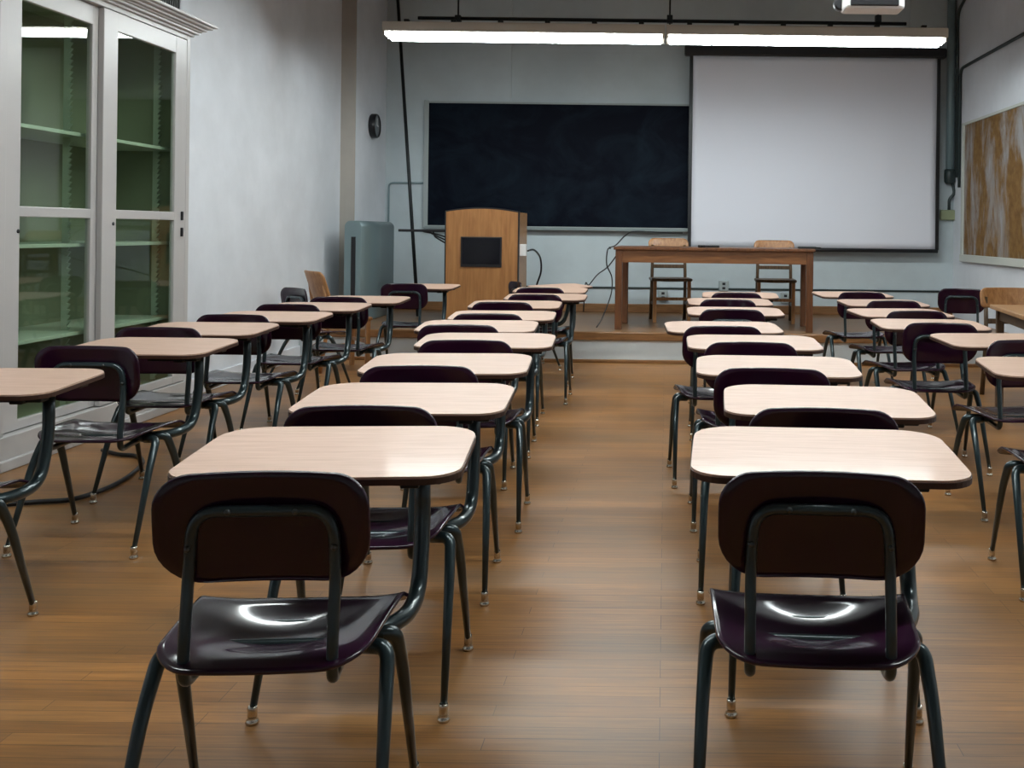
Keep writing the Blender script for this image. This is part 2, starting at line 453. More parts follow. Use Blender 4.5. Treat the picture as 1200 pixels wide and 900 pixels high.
# plain chairs without a tablet
t = thing('classroom_chair', 'empty maroon plastic chair without a tablet near the corkboard wall', 'chair', (0,0,0))
make_chair_parts(t)
place(t, 1127, 338, -12, t['label'], 'chairs without tablets')
c2 = copy_tree(t)
place(c2, 345, 337, -42, 'dark plastic chair turned sideways against the left wall before the wooden chair', 'chairs without tablets')

# ------------------------------------------------------------------ glass-front cabinet
CX = -3.30      # face plane
def rail_frame(bm, x0, x1, y0, y1, z0, z1, sy0, sy1, zr, bev=0.004):
    """door frame in the YZ plane; zr = list of rails (z0, z1)"""
    box(bm, x0, x1, y0, y0+sy0, z0, z1, bev=bev)
    box(bm, x0, x1, y1-sy1, y1, z0, z1, bev=bev)
    for (a, b) in zr: box(bm, x0+0.001, x1-0.001, y0+sy0-0.004, y1-sy1+0.004, a, b, bev=bev)
cab = thing('glass_front_cabinet', 'tall white cabinet with sliding glass doors and cornice along the left wall', 'cabinet', (CX, 6.1, 0))
Y0, Y1 = 5.06, 7.085
def rel(bm):
    bm.transform(Matrix.Translation((-CX, -6.1, 0))); return bm
bm = bmesh.new()
box(bm, -3.88, -3.86, Y0, Y1, 0.10, 2.60)                 # back
box(bm, -3.86, CX-0.062, Y0, Y0+0.03, 0.10, 2.60)
box(bm, -3.86, CX-0.062, Y1-0.03, Y1, 0.10, 2.60)
box(bm, -3.86, CX-0.062, Y0, Y1, 2.52, 2.55)
box(bm, -3.86, CX-0.062, Y0, Y1, 0.13, 0.17)
obj('carcass', rel(bm), M['cab_in'], cab)
bm = bmesh.new()
box(bm, CX-0.06, CX+0.0, Y0, 5.12, 0.0, 2.60, bev=0.004)   # left post
box(bm, CX-0.06, CX+0.0, 7.035, Y1, 0.0, 2.60, bev=0.004)  # right post
box(bm, XL-0.02, CX-0.05, 7.06, Y1, 0.0, 2.60)
box(bm, CX-0.06, CX+0.0, 5.12, 7.035, 2.515, 2.60, bev=0.004)
obj('face_frame', rel(bm), M['cab'], cab)
bm = bmesh.new()
box(bm, CX-0.06, CX+0.012, Y0, Y1, 0.0, 0.17, bev=0.004)
box(bm, CX-0.02, CX+0.028, Y0, Y1, 0.0, 0.055, bev=0.006)
obj('plinth', rel(bm), M['cab'], cab)
# cornice, stepped profile returned at its far end
bm = bmesh.new()
steps = [(0.020, 2.545, 2.565), (0.045, 2.562, 2.580), (0.060, 2.578, 2.592), (0.085, 2.590, 2.608), (0.115, 2.606, 2.622), (0.140, 2.620, 2.640)]
for (e, a, b_) in steps: box(bm, XL, CX+e, Y0-0.0, Y1+e*0.8, a, b_, bev=0.005)
obj('cornice', rel(bm), M['cab'], cab)
# doors
def door(y0, y1, xo, sl, sr, name='sliding_door'):
    bm = bmesh.new()
    rail_frame(bm, CX-0.034+xo, CX+0.0+xo, y0, y1, 0.175, 2.512, sl, sr, [(0.175, 0.225), (1.275, 1.330), (2.40, 2.512)])
    d = obj(name, rel(bm), M['cab'], cab)
    for (a, b_) in ((0.222, 1.278), (1.327, 2.403)):
        g = bmesh.new(); box(g, CX-0.020+xo, CX-0.015+xo, y0+sl-0.005, y1-sr+0.005, a, b_)
        obj('glass_pane', rel(g), M['glass'], d)
    return d
d1 = door(5.155, 6.07, -0.036, 0.135, 0.13)
d2 = door(5.995, 7.032, 0.0, 0.155, 0.155)
for (d, y, z, xo) in ((d1, 5.275, 1.20, -0.036), (d2, 6.115, 1.245, 0.0)):
    obj('keyhole_pull', rel(lathe(bmesh.new(), [(0.011, -0.002), (0.011, 0.004), (0.006, 0.006)], (CX+xo, y, z), 14, 'x')), M['black'], d)
for (z0, z1) in ((1.275, 1.335), (1.165, 1.225)):
    obj('latch', rel(BX(CX-0.002, CX+0.012, 6.965, 6.985, z0, z1, bev=0.003)), M['black'], d2)
for z in (0.62, 1.13, 1.77):
    obj('shelf', rel(BX(-3.86, CX-0.10, Y0+0.03, Y1-0.03, z-0.022, z, bev=0.003)), M['shelf'], cab)
# sawtooth shelf supports
def sawtooth(y, x, ):
    bm = bmesh.new(); z = 0.2
    while z < 2.45:
        a = bm.verts.new((x, y, z)); b1 = bm.verts.new((x+0.02, y, z+0.028)); c = bm.verts.new((x, y, z+0.034))
        a2 = bm.verts.new((x, y-0.014, z)); b2 = bm.verts.new((x+0.02, y-0.014, z+0.028)); c2_ = bm.verts.new((x, y-0.014, z+0.034))
        bm.faces.new((a, b1, c)); bm.faces.new((a2, c2_, b2)); bm.faces.new((a, a2, b2, b1)); bm.faces.new((b1, b2, c2_, c)); bm.faces.new((a, c, c2_, a2))
        z += 0.034
    box(bm, x-0.03, x, y-0.014, y, 0.18, 2.47)
    return bm
for y in (6.0, 7.05): obj('shelf_rack', rel(sawtooth(y, -3.50)), M['shelf'], cab)
cabB = copy_tree(cab); cabB.location = (CX, 6.1-2.03, 0)
for ch in [c for c in cabB.children if c.name.startswith(('cornice', 'plinth'))]:
    ch.data = ch.data.copy()
    for v_ in ch.data.vertices:
        if v_.co.y > 0.8: v_.co.y = min(v_.co.y, Y1-6.1-0.06)
cabB['label'] = 'white cabinet cut off by the left picture edge, showing a door edge and pull'
vt = thing('wall_grille', 'dark grey ribbed grille on the wall above the white cabinet cornice', 'vent', (XL, 6.92, 2.70))
obj('grille_plate', BX(0.0, 0.02, -0.30, 0.21, -0.02, 0.55, bev=0.003), M['black'], vt)
bm = bmesh.new()
for k in range(16): box(bm, 0.018, 0.032, -0.29+k*0.032, -0.278+k*0.032, 0.0, 0.53)
obj('louvre', bm, mat('grille_metal', (0.06, 0.065, 0.06), 0.5), vt)

# ------------------------------------------------------------------ ceiling light fixtures
def fixture(px0, px1, py, D, label, group, deep=0.0, zz=None):
    a = P(px0, py, D); b = P(px1, py, D)
    L_ = b.x - a.x; z = zz or 2.948
    t = thing('fluorescent_fixture', label, 'ceiling light', (a.x + L_/2, D, z), 0, group)
    h = L_/2
    bm = bmesh.new()
    box(bm, -h, h, -0.13, 0.13, 0.045, 0.10, bev=0.006)
    box(bm, -h, h, -0.15, -0.135, (-deep if deep else 0.012), 0.095, bev=0.003)
    box(bm, -h, h, 0.135, 0.15, (-deep if deep else -0.020), 0.095, bev=0.003)
    box(bm, -h, h, -0.145, 0.145, 0.040, 0.055)
    obj('housing', bm, M['fixture'], t)
    bm = bmesh.new()
    for y in (-0.055, 0.055):
        tube(bm, [(-h+0.035, y, -0.014), (-h+0.3, y, -0.014), (h-0.3, y, -0.014), (h-0.035, y, -0.012)], 0.027, seg=14)
    obj('lamp_tube', bm, M['tube_light'], t)
    for s in (-1, 1):
        obj('end_cap', BX(s*(h-0.012)-0.008, s*(h-0.012)+0.008, -0.14, 0.14, (-deep if deep else -0.02), 0.045, bev=0.003), M['fixture'], t)
    n = 6
    for k in range(n):
        x = -h + (k+0.5)*L_/n
        obj('mounting_clip', BX(x-0.022, x+0.022, -0.13, -0.08, 0.10, 0.122, bev=0.004), M['iron'], t)
    return t
FD = 9.08
f1 = fixture(453, 779, 46, FD, 'lit white fluorescent fixture hanging before the front wall, left of the two', 'hanging fluorescent lights')
f2 = fixture(780.5, 1106, 46, FD, 'lit white fluorescent fixture hanging before the projection screen, right of the two', 'hanging fluorescent lights')
f3 = None
for (x, y) in ((-1.35, 6.0), (1.25, 6.0), (-1.35, 2.6), (1.25, 2.6)):
    if f3 is None: f3 = c = fixture(453, 779, 46, FD, 'x', '', deep=0.052, zz=3.25)
    else: c = copy_tree(f3)
    c.location = (x, y, 3.25)
    c['label'] = 'lit fluorescent fixture above the rows of desks, outside the picture'
    c['group'] = 'fluorescent lights over the desks'
    for sgn in (-1, 1):
        q = obj('hanger_rod', tube(bmesh.new(), [(sgn*0.9, 0, 0.10), (sgn*0.9, 0, 0.5), (sgn*0.9, 0, ZC-3.25-0.005)], 0.009, seg=8), M['iron'], c)
# suspension rail and rods
rail = thing('suspension_rail', 'thin black rail on rods above the lit fluorescent fixtures', 'rail', (0, FD, 3.0))
a = P(490, 21, FD+0.05); b = P(1062, 28, FD+0.05)
def relz(pts): return [Vector(p)-Vector((0, FD, 3.0)) for p in pts]
obj('rail_bar', tube(bmesh.new(), relz([a, (a+b)/2, b]), 0.016, seg=10), M['iron'], rail)
for px in (537, 785, 1029):
    p = P(px, 22, FD+0.05)
    obj('hanger_rod', tube(bmesh.new(), relz([(p.x, p.y, p.z), (p.x, p.y, ZC-0.01)]), 0.008, seg=8), M['iron'], rail)
    q = relz([p])[0]
    obj('clamp', BX(q.x-0.026, q.x+0.026, q.y-0.03, q.y+0.03, q.z-0.04, q.z+0.03, bev=0.006), M['iron'], rail)
    q2 = q.copy()
    obj('hanger_rod', tube(bmesh.new(), [(q.x, q.y, q.z), (q.x, q.y, 0.049)], 0.007, seg=8), M['iron'], rail)
# ------------------------------------------------------------------ chalkboard, screen, cork board
YW = YB-0.035
cb = thing('chalkboard', 'wide black chalkboard with grey frame and chalk tray on the front wall', 'chalkboard', (P(650, 200, YW).x, YW, 1.9))
o_ = Vector((P(650, 200, YW).x, YW, 1.9))
x0 = P(503, 150, YW).x-o_.x; x1 = P(930, 150, YW).x-o_.x; z1 = P(600, 122, YW).z-1.9; z0 = P(600, 265, YW).z-1.9
obj('slate', BX(x0, x1, -0.022, -0.004, z0, z1), M['slate'], cb)
bm = bmesh.new()
box(bm, x0-0.055, x0, -0.032, 0, z0-0.03, z1+0.03, bev=0.004); box(bm, x1, x1+0.03, -0.032, 0, z0-0.03, z1+0.03, bev=0.004)
box(bm, x0, x1, -0.032, 0, z1, z1+0.022, bev=0.004); box(bm, x0, x1, -0.032, 0, z0-0.02, z0, bev=0.004)
obj('frame', bm, M['frame_grey'], cb)
bm = bmesh.new(); box(bm, x0-0.02, x1, -0.10, -0.028, z0-0.042, z0-0.024, bev=0.004); box(bm, x0-0.02, x1, -0.105, -0.095, z0-0.042, z0-0.008, bev=0.003)
obj('chalk_tray', bm, M['tray_grey'], cb)

YSN = YW-0.16
sc = thing('projection_screen', 'pulled-down white projection screen with black edges in front of the chalkboard', 'screen', (P(955, 180, YSN).x, YSN, 1.9))
so = Vector((P(955, 180, YSN).x, YSN, 1.9))
sx0 = P(811, 180, YSN).x-so.x; sx1 = P(1097, 180, YSN).x-so.x; sz1 = P(955, 66, YSN).z-1.9; sz0 = P(955, 290.5, YSN).z-1.9
bm = bmesh.new(); nx, nz = 40, 30; vs = []
for lay in (0, 1):
    g = []
    for j in range(nz+1):
        row = []
        for i in range(nx+1):
            u = i/nx; w = j/nz
            bulge = 0.010*math.exp(-((u-0.80-0.12*(w-0.5))/0.05)**2)*(1-w)*1.2 + 0.004*math.sin(w*7+u*2)
            row.append(bm.verts.new((sx0+(sx1-sx0)*u, -bulge + lay*0.003, sz0+(sz1-sz0)*w)))
        g.append(row)
    vs.append(g)
for lay in (0, 1):
    for j in range(nz):
        for i in range(nx):
            g = vs[lay]; f = bm.faces.new((g[j][i], g[j][i+1], g[j+1][i+1], g[j+1][i])); f.smooth = True
for i in range(nx):
    for j in (0, nz): bm.faces.new((vs[0][j][i], vs[0][j][i+1], vs[1][j][i+1], vs[1][j][i]))
for j in range(nz):
    for i in (0, nx): bm.faces.new((vs[0][j][i], vs[0][j+1][i], vs[1][j+1][i], vs[1][j][i]))
obj('screen_fabric', bm, M['screen'], sc)
for s, x in ((-1, sx0), (1, sx1)):
    obj('side_border', BX(min(x, x+s*0.04), max(x, x+s*0.04), -0.004, 0.006, sz0-0.01, sz1), M['black'], sc)
obj('screen_case', BX(sx0-0.10, sx1+0.10, -0.055, 0.07, sz1-0.01, sz1+0.105, bev=0.02), M['black'], sc)
obj('bottom_bar', tube(bmesh.new(), [(sx0-0.02, 0.0, sz0-0.022), (0, 0, sz0-0.022), (sx1+0.03, 0, sz0-0.022)], 0.022, seg=14), M['black'], sc)
for s in (-1, 1):
    xx = (sx0 if s < 0 else sx1)
    obj('wall_bracket', BX(xx-0.02, xx+0.02, 0.05, 0.1598, sz1+0.0, sz1+0.07, bev=0.004), M['black'], sc)

kb = thing('corkboard', 'worn brown corkboard with whitish scraped patches in a pale frame on the right wall', 'notice board', (XR, 8.0, 1.72))
ky1 = XR*F/(1129-780); ka = 6.2
def yy(v): return v-8.0
obj('cork_panel', BX(-0.016, -0.002, yy(ka), yy(ky1-0.06), -0.70, 0.745), M['cork'], kb)
bm = bmesh.new()
box(bm, -0.035, 0, yy(ky1-0.07), yy(ky1), -0.78, 0.775, bev=0.005); box(bm, -0.035, 0, yy(ka-0.06), yy(ka), -0.78, 0.775, bev=0.005)
box(bm, -0.030, 0, yy(ka), yy(ky1-0.06), 0.745, 0.775, bev=0.004); box(bm, -0.045, 0, yy(ka-0.06), yy(ky1), -0.78, -0.70, bev=0.006)
obj('frame', bm, M['frame_grey'] if False else mat('pale_frame', (0.52, 0.54, 0.50), 0.45), kb)

# ------------------------------------------------------------------ wall clock
t = thing('wall_clock', 'round black wall clock high on the left pier before the front corner', 'clock', (XL2, 11.37, 2.37))
obj('case', lathe(bmesh.new(), [(0.125, 0.0), (0.135, 0.01), (0.135, 0.06), (0.128, 0.072), (0.115, 0.072), (0.112, 0.060)], (0,0,0), 40, 'x'), M['black'], t)
obj('dial', lathe(bmesh.new(), [(0.111, 0.055), (0.111, 0.062)], (0,0,0), 40, 'x'), mat('clock_dial', (0.10, 0.11, 0.12), 0.3), t)
bm = bmesh.new(); box(bm, 0.0625, 0.065, -0.004, 0.004, 0, 0.085); box(bm, 0.0625, 0.065, 0, 0.06, -0.004, 0.005)
obj('hand', bm, M['white'], t)

# ------------------------------------------------------------------ projector
t = thing('ceiling_projector', 'white projector with dark underside hanging at the top above the screen', 'projector', P(1020, 15, 6.4))
z = 0
obj('body', BX(-0.185, 0.185, -0.14, 0.04, -0.005, 0.11, bev=0.02), M['white'], t)
obj('underside_panel', BX(-0.15, 0.145, -0.155, -0.135, 0.012, 0.095, bev=0.006), M['black'], t)
obj('lens', lathe(bmesh.new(), [(0.035, -0.20), (0.042, -0.195), (0.042, -0.14)], (0.10-0.32+0.03, 0.16, 0.05), 20, 'y'), M['black'], t)
obj('mount_pole', tube(bmesh.new(), [(0, 0, 0.10), (0, 0, 0.5), (0, 0, ZC - P(1020, 15, 6.4).z - 0.005)], 0.025, seg=14), M['white'], t)
obj('ceiling_plate', lathe(bmesh.new(), [(0.08, ZC-P(1020, 15, 6.4).z-0.02), (0.08, ZC-P(1020, 15, 6.4).z-0.001)], (0,0,0), 20), M['white'], t)

# ------------------------------------------------------------------ conduits, boxes, pole
def wpipe(name, label, pts, r, m, rr=0.08, cat='conduit', group=None):
    o = obj(name, tube(bmesh.new(), fillet(pts, rr, 6), r, seg=12), m)
    return tag(o, label, cat, group)
yw = YB-0.05
# thick painted pipe in the front right corner
pa = P(1113, 205, YB-0.09)
t = thing('corner_pipe', 'thick blue-grey painted pipe running down the front right corner', 'pipe', (pa.x, pa.y, pa.z))
obj('pipe', tube(bmesh.new(), [(0, 0, 0), (0, 0, 1.0), (0, 0, ZC-pa.z-0.005)], 0.048, seg=18), M['conduit'], t)
obj('end_fitting', lathe(bmesh.new(), [(0.045, -0.10), (0.062, -0.08), (0.066, 0.0), (0.062, 0.06), (0.05, 0.065)], (0, 0, 0), 20), M['conduit_dark'], t)
q = P(1112, 246, YB-0.075)
wpipe('flexible_conduit', 'short curved grey conduit between corner pipe and olive wall box', [(pa.x+0.03, pa.y, pa.z-0.09), (pa.x+0.06, pa.y, pa.z-0.22), (q.x+0.0, q.y, q.z+0.13), (q.x, q.y, q.z+0.0)], 0.018, M['conduit_dark'], 0.09)
tag(obj('junction_box', BX(q.x-0.10, q.x+0.09, YB-0.095, YB-0.035, q.z-0.12, q.z+0.0, bev=0.015), M['green_box']), 'small olive electrical box on the front wall beside the screen', 'electrical box')
# conduits along the right wall
xr = XR-0.02
def RW(px, py):   # point of the right wall behind a pixel
    D = xr*F/(px-VX); return Vector((xr, D, P(px, py, D).z))
e = RW(1128, 78); e2 = RW(1290, -5)
wpipe('wall_conduit', 'dark conduit sloping in view along the right wall above the corkboard', [(xr, YB-0.32, 1.78), (xr, YB-0.32, e.z), (xr, 3.0, e.z)], 0.017, M['conduit_dark'], 0.12, group='thin dark conduits')
e = RW(1114, 14)
wpipe('wall_conduit', 'upper dark conduit turning from the front corner onto the right wall', [(xr, YB-0.20, 1.9), (xr, YB-0.20, P(1113, 18, YB).z), (xr-0.0, YB-0.6, P(1113, 10, YB).z+0.05), (xr, 5.0, P(1113, 10, YB).z+0.05)], 0.017, M['conduit_dark'], 0.12, group='thin dark conduits')
# thin conduit at the left end of the front wall
a = P(455, 262, yw); b = P(455, 214, yw); c = P(499, 213, yw)
wpipe('wall_conduit', 'thin grey conduit bent from the front left corner to the chalkboard frame', [(a.x, yw+0.003, 0.9), (a.x, yw+0.003, b.z), (c.x, yw+0.003, b.z)], 0.011, M['conduit'], 0.06)
a = P(454, 60, yw)
wpipe('wall_conduit', 'thin vertical conduit in the front left corner above the grey unit', [(a.x-0.02, yw, b.z+0.1), (a.x-0.02, yw, 3.0), (a.x-0.02, yw, ZC-0.01)], 0.012, M['conduit'], 0.02)
a = P(615, 338, yw); b = P(1105, 342, yw)
wpipe('wall_raceway', 'thin dark raceway running low across the front wall behind the teacher table', [(a.x-2.0, yw+0.004, 0.575), (0, yw+0.004, 0.575), (b.x, yw+0.004, 0.575)], 0.011, M['conduit_dark'], 0.05)
for (px, py, lab) in ((777, 346, 'white outlet box on the front wall seen behind the left wooden chair'), (848, 335, 'white outlet box on the front wall between the two wooden chairs'), (920, 349, 'white outlet box on the front wall behind the right wooden chair')):
    p = P(px, py, YW)
    t = thing('outlet_box', lab, 'outlet', (p.x, YW, p.z), 0, 'wall outlets')
    obj('cover_plate', BX(-0.055, 0.055, -0.045, 0.0, -0.06, 0.06, bev=0.008), M['frame_grey'], t)
    bm = bmesh.new()
    for z in (-0.025, 0.025): box(bm, -0.018, 0.018, -0.048, -0.043, z-0.014, z+0.014, bev=0.002)
    obj('socket', bm, M['black'], t)
# long pole leaning at the left
pb = P(490, 352, 11.0); pt = P(465.5, -12, YW-0.03)
t = thing('window_pole', 'long thin dark pole leaning on the front wall left of the chalkboard', 'pole', (pb.x, 11.0, PH))
o3 = Vector((pb.x, 11.0, PH))
obj('shaft', tube(bmesh.new(), [Vector((0,0,0.01)), (pt-o3)*0.5, pt-o3], 0.019, seg=12), M['iron'], t)
obj('ferrule', tube(bmesh.new(), [pt-o3, (pt-o3)*1.01], 0.021, seg=12), M['iron'], t)

# ------------------------------------------------------------------ grey steel unit at left
ux = P(443, 300, 10.9)
t = thing('steel_ventilation_unit', 'grey-blue steel unit with rounded corners and a dark slot by the front left corner', 'heater', (-3.02, 10.38, PH), math.radians(0))
# footprint x -3.28..-2.78 ; built as rounded box with the slotted end toward the room
H = 1.02
bm = bmesh.new()
def rbox(bm, w0, w1, d0, d1, h0, h1, r=0.06):
    out = rrect(w0, w1, h0, h1, (0.01, 0.01, r, r), 6)
    n = len(out); ra = [bm.verts.new((x, d0, z)) for x, z in out]; rb = [bm.verts.new((x, d1, z)) for x, z in out]
    for k in range(n):
        f = bm.faces.new((ra[k], ra[(k+1)%n], rb[(k+1)%n], rb[k])); f.smooth = True
    bm.faces.new(ra[::-1]); bm.faces.new(rb)
UX0, UX1, UY0, UY1 = P(403.5, 300, 10.2).x+3.02, P(423, 300, 10.2).x+3.02, -0.18, 1.05
rbox(bm, UX0, UX1+0.0, UY0, UY1, 0.0, H)
bmesh.ops.bevel(bm, geom=[e for e in bm.edges if len(e.link_faces) == 2 and e.calc_face_angle(0) > 1.2], offset=0.03, segments=3, affect='EDGES')
obj('casing', bm, M['steel'], t)
sx = P(414, 300, 10.2).x+3.02
obj('intake_slot', BX(sx-0.022, sx+0.022, UY0-0.006, UY0+0.004, 0.05, 0.86, bev=0.002), M['black'], t)

# ------------------------------------------------------------------ lectern
LD = 10.25
lc = P(564.5, 300, LD)
ltop = P(565, 247, LD).z - PH; hw = (P(608, 300, LD).x-P(521, 300, LD).x)/2
t = thing('lectern', 'tall oak lectern with arched top, black side edges and black monitor window', 'lectern', (lc.x, LD, PH))
def arch(bm, x0, x1, y0, y1, z0, zs, rise, n=14):
    pts = [(x0, z0), (x1, z0)] + [(x1+(x0-x1)*k/n, zs + rise*(1-((2*k/n)-1)**2)) for k in range(n+1)]
    a = [bm.verts.new((x, y0, z)) for x, z in pts]; b = [bm.verts.new((x, y1, z)) for x, z in pts]; m_ = len(pts)
    for k in range(m_): bm.faces.new((a[k], a[(k+1)%m_], b[(k+1)%m_], b[k]))
    bm.faces.new(a[::-1]); bm.faces.new(b); return bm
obj('front_panel', arch(bmesh.new(), -hw+0.012, hw-0.012, 0, 0.03, 0.02, ltop-0.015, 0.035), M['lectern'], t)
obj('top_edge', arch(bmesh.new(), -hw, hw, 0.004, 0.05, ltop-0.06, ltop-0.004, 0.040), M['black'], t)
for s in (-1, 1):
    obj('edge_trim', BX(min(s*(hw-0.012), s*hw), max(s*(hw-0.012), s*hw), -0.006, 0.05, 0.0, ltop-0.005, bev=0.003), M['black'], t)
    obj('side_panel', BX(min(s*(hw-0.035), s*(hw-0.005)), max(s*(hw-0.035), s*(hw-0.005)), 0.05, 0.62, 0.0, ltop-0.01, bev=0.003), M['tanwood'], t)
obj('desktop', BX(-hw+0.03, hw-0.03, 0.03, 0.60, ltop-0.20, ltop-0.17, bev=0.003), M['black'], t)
obj('back_panel', BX(-hw+0.03, hw-0.03, 0.55, 0.58, 0.0, ltop-0.2), M['black'], t)
mo = obj('monitor', BX(P(540, 295, LD).x-lc.x, P(588, 295, LD).x-lc.x, -0.012, 0.004, P(564, 313, LD).z-PH, P(564, 277.5, LD).z-PH, bev=0.004), M['black'], t)
obj('display_glass', BX(P(542, 295, LD).x-lc.x, P(586, 295, LD).x-lc.x, -0.0135, -0.011, P(564, 309.5, LD).z-PH, P(564, 279, LD).z-PH), M['monitor'], mo)
sz = P(612, 293, LD+0.15).z-PH
obj('switch_box', BX(hw-0.01, hw+0.055, 0.10, 0.20, sz-0.06, sz+0.06, bev=0.006), M['white'], t)
# swing arm with cables at the left of the lectern
az = P(490, 270, LD+0.2).z-PH
bm = bmesh.new()
box(bm, P(468, 270, LD+0.2).x-lc.x, -hw+0.006, 0.15, 0.30, az-0.015, az+0.012, bev=0.005)
arm = obj('side_shelf', bm, M['black'], t)
bm = bmesh.new()
for k, dz in enumerate((-0.05, -0.075, -0.10)):
    tube(bm, fillet([(-hw-0.26+0.05*k, 0.2, az-0.01), (-hw-0.15, 0.2, az+dz*0.6), (-hw+0.005, 0.2, az+dz*1.5)], 0.08, 5), 0.008, seg=8)
obj('shelf_cable', bm, M['black'], arm)

# cables
def cable(label, pts, r=0.007, m='black', cat='cable', group=None, name='cable'):
    P3 = [Vector(p) for p in pts]; out = []
    for i in range(len(P3)-1):   # Catmull-Rom
        p0 = P3[max(i-1, 0)]; p1 = P3[i]; p2 = P3[i+1]; p3 = P3[min(i+2, len(P3)-1)]
        for k in range(6):
            t_ = k/6
            out.append(0.5*((2*p1)+(p2-p0)*t_+(2*p0-5*p1+4*p2-p3)*t_**2+(3*p1-3*p2+p3-p0)*t_**3))
    out.append(P3[-1])
    return tag(obj(name, tube(bmesh.new(), out, r, seg=8), M[m]), label, cat, group)
D = 11.2
cable('thin dark cable looping from the lectern side down to the platform', [P(618.5, 294, LD+0.15), P(626, 293, 10.6), P(633, 302, 10.9), P(634, 318, 11.0), P(629, 334, 11.1), P(626, 350, 11.2), P(624, 352, 11.2)+Vector((0.02, 0, 0))] + [Vector((P(626, 350, 11.2).x, 11.2, PH+0.01))], 0.010)
cable('dark cable sagging from the chalk tray to the left end of the teacher table', [P(800, 273, YW-0.15), P(785, 273, YW-0.15), P(745, 271, YW-0.16), P(733, 276, 11.0), P(722, 287, 10.62), P(714, 290, 10.24)], 0.0065)
cable('dark cable hanging in loops from the left end of the teacher table', [P(716, 291, 10.2), P(712, 293, 10.2), P(711, 310, 10.2), P(717, 325, 10.2), P(716, 345, 10.1), P(706, 372, 10.0), Vector((P(699, 385, 9.95).x, 9.95, PH+0.01))], 0.0065)
cable('thin dark cable crossing from the table to the left low on the front wall', [P(722, 300, 10.35), P(712, 313, 10.7), P(700, 322, 11.2), P(690, 334, 11.8), Vector((P(686, 340, 11.85).x, 11.85, 0.62)), Vector((P(684, 345, 11.85).x, 11.85, PH+0.01))], 0.0065)
def G(px, py):
    d = F*CAMH/-(VY-py+ROLL*(px-VX)); p = P(px, py, d); return Vector((p.x, p.y, 0.012))
cable('black cable curving over the floor under the left desks', [G(-60, 600), G(10, 594), G(45, 591), G(85, 588), G(125, 575), G(152, 560), G(167, 545), G(160, 537), G(140, 535), G(120, 530)], 0.011)

# ------------------------------------------------------------------ teacher table
TD = 9.80
tt = thing('teacher_table', 'brown wooden teacher table with slim square legs on the platform', 'table', (P(839, 300, TD).x, TD+0.36, PH), math.radians(-3))
tw = (P(957, 300, TD).x - P(722, 300, TD).x)/2; th_ = P(839, 290.5, TD).z-PH
obj('table_top', BX(-tw-0.005, tw+0.005, -0.37, 0.37, th_-0.03, th_, bev=0.005), M['walnut'], tt)
obj('apron', (lambda bm: (box(bm, -tw+0.03, tw-0.03, -0.345, -0.325, th_-0.15, th_-0.03), box(bm, -tw+0.03, tw-0.03, 0.325, 0.345, th_-0.15, th_-0.03), box(bm, -tw+0.03, -tw+0.05, -0.33, 0.33, th_-0.15, th_-0.03), box(bm, tw-0.05, tw-0.03, -0.33, 0.33, th_-0.15, th_-0.03), bm)[-1])(bmesh.new()), M['oak'] if False else wood('apron_wood', (0.12, 0.045, 0.014), (0.23, 0.092, 0.031), 0.4, (1.2, 12, 12)), tt)
for sx in (-1, 1):
    for sy in (-1, 1):
        x = sx*(tw-0.045); y = sy*0.325
        obj('leg', BX(x-0.033, x+0.033, y-0.033, y+0.033, 0, th_-0.03, bev=0.005), M['walnut'], tt)
# small things on the table
topz = PH+th_
def on_table(px): return P(px, 290, TD+0.2).x
x = on_table(834); tag(obj('remote_control', (lambda bm: (box(bm, x-0.075, x+0.075, TD+0.17, TD+0.215, topz, topz+0.022, bev=0.006), bm)[-1])(bmesh.new()), M['black']), 'small black remote control on the teacher table left of centre', 'remote control')
x = on_table(822); tag(obj('marker_pen', tube(bmesh.new(), [(x-0.03, TD+0.14, topz+0.012), (x+0.03, TD+0.20, topz+0.012)], 0.012, seg=12), M['black']), 'short black marker on the teacher table beside the remote control', 'pen')
x = on_table(946)
tag(obj('cable_adapter', (lambda bm: (box(bm, x-0.09, x+0.08, TD+0.15, TD+0.24, topz, topz+0.02, bev=0.006), tube(bm, fillet([(x+0.07, TD+0.19, topz+0.012), (x+0.12, TD+0.10, topz+0.010), (x+0.09, TD+0.02, topz+0.010)], 0.03, 4), 0.006, seg=8), bm)[-1])(bmesh.new()), M['iron']), 'flat dark adapter with cable at the right end of the teacher table', 'adapter')

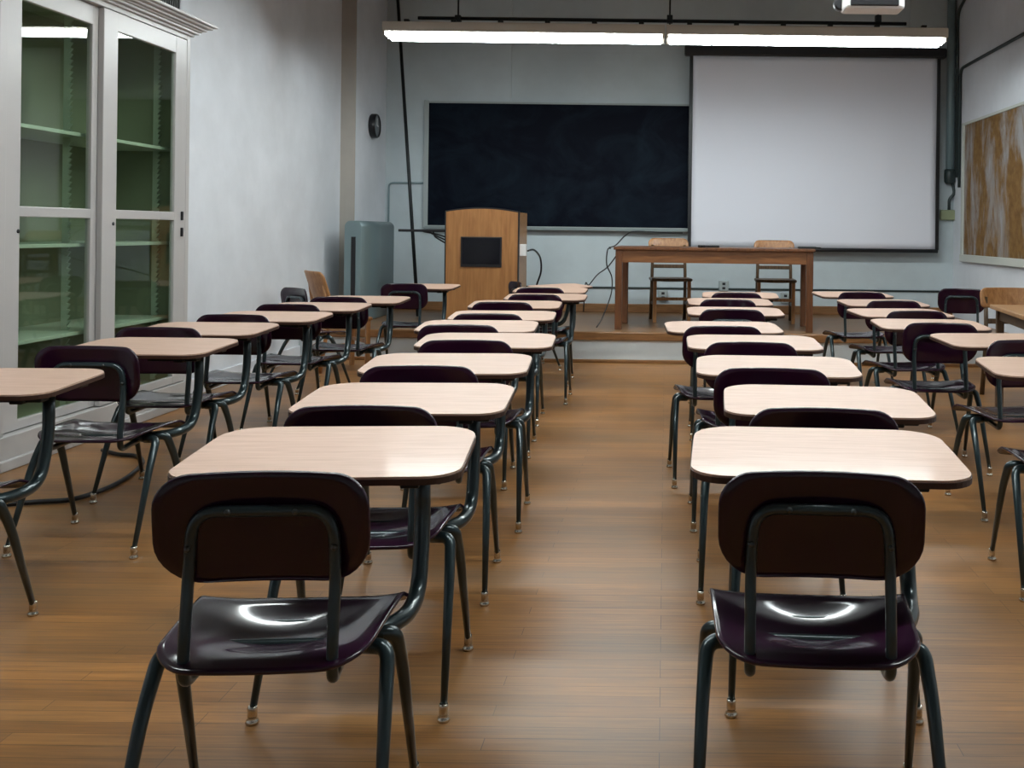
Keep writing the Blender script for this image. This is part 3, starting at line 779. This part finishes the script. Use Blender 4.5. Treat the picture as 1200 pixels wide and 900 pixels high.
# ------------------------------------------------------------------ wooden chairs
def wood_chair(label, loc, rz, mback, mleg, h=0.86, bh=0.15):
    t = thing('wooden_chair', label, 'chair', loc, rz, 'wooden chairs')
    w = 0.215
    def fs(u, v): return (u, v, 0.445 - 0.012*max(0, 1-(u/0.2)**2)*max(0, 1-(v/0.2)**2))
    obj('seat', plate(bmesh.new(), rrect(-w, w, -0.20, 0.21, 0.04, 5), numsurf(fs), 0.028, rings=5), mleg, t)
    # backrest slab, curved, behind (y negative = back of the sitter)
    def fb(u, v): return (u, -0.235 + 0.035*(u/0.2)**2 - 0.05*(v-0.7)/0.15, v)
    obj('backrest', plate(bmesh.new(), rrect(-0.215, 0.215, h-bh, h, (0.03, 0.03, 0.05, 0.05), 5, bow=0.02), numsurf(fb), 0.02, rings=6), mback, t)
    for s in (-1, 1):
        obj('leg', tube(bmesh.new(), fillet([(s*0.185, -0.25, 0.0), (s*0.18, -0.175, 0.45), (s*0.172, -0.225, h-0.07)], 0.15, 6), 0.019, 0.016, seg=8), mleg, t)
        obj('leg', BX(s*0.18-0.019, s*0.18+0.019, 0.15, 0.188, 0, 0.435, bev=0.004), mback, t)
        obj('stretcher', BX(s*0.18-0.009, s*0.18+0.009, -0.20, 0.16, 0.17, 0.20, bev=0.003), mleg, t)
    obj('stretcher', BX(-0.17, 0.17, 0.158, 0.178, 0.23, 0.262, bev=0.003), mback, t)
    obj('back_slat', BX(-0.17, 0.17, -0.208, -0.192, 0.555, 0.595, bev=0.004), mleg, t)
    return t
wood_chair('oak chair behind the teacher table, left one, beside the chalkboard end', (P(786, 300, 10.75).x, 10.86, PH), PI+0.10, M['oak'], M['darkwood'], 0.875)
wood_chair('oak chair behind the teacher table, right one, below the projection screen', (P(910, 300, 10.75).x, 10.86, PH), PI-0.04, M['oak'], M['darkwood'], 0.865)
wood_chair('oak chair turned sideways against the left wall near the platform', (P(372, 330, 9.0).x+0.22, 8.98, 0), math.radians(-52), M['oak'], M['oak'], 0.86, 0.26)
wood_chair('oak chair behind the small wooden table at the right picture edge', (P(1186, 345, 7.85).x, 7.72, 0), PI, M['oak'], M['darkwood'], 0.83)
# small wooden table at the right edge
st = thing('small_wooden_table', 'tan wooden side table by the right wall below the corkboard', 'table', (2.74, 6.78, 0), math.radians(-6))
obj('table_top', BX(-0.47, 0.47, -0.50, 0.50, 0.715, 0.745, bev=0.006), M['tanwood'], st)
obj('apron', (lambda bm: (box(bm, -0.42, 0.42, -0.45, -0.43, 0.64, 0.715), box(bm, -0.42, 0.42, 0.43, 0.45, 0.64, 0.715), box(bm, -0.42, -0.40, -0.44, 0.44, 0.64, 0.715), box(bm, 0.40, 0.42, -0.44, 0.44, 0.64, 0.715), bm)[-1])(bmesh.new()), M['darkwood'], st)
for sx in (-1, 1):
    for sy in (-1, 1):
        obj('leg', BX(sx*0.41-0.025, sx*0.41+0.025, sy*0.44-0.025, sy*0.44+0.025, 0, 0.715, bev=0.004), M['darkwood'], st)

# ------------------------------------------------------------------ camera, world, view
cam = bpy.data.cameras.new('camera'); co = bpy.data.objects.new('camera', cam); C.objects.link(co)
cam.sensor_width = 36; cam.lens = 36*F/1200; cam.sensor_fit = 'HORIZONTAL'
cam.shift_x = -(VX-600)/1200; cam.shift_y = -(450-VY)/1200
co.matrix_world = Matrix.Translation((0, 0, CAMH)) @ Matrix.Rotation(PI/2, 4, 'X') @ Matrix.Rotation(ROLL, 4, 'Z')
cam.clip_start = 0.05
bpy.context.scene.camera = co
w = bpy.data.worlds.new('world'); bpy.context.scene.world = w; w.use_nodes = True
w.node_tree.nodes['Background'].inputs[0].default_value = (0.5, 0.6, 0.7, 1); w.node_tree.nodes['Background'].inputs[1].default_value = 0.05
vs_ = bpy.context.scene.view_settings
vs_.view_transform = 'Standard'; vs_.look = 'None'; vs_.exposure = 0.95; vs_.gamma = 1; vs_.use_curve_mapping = False
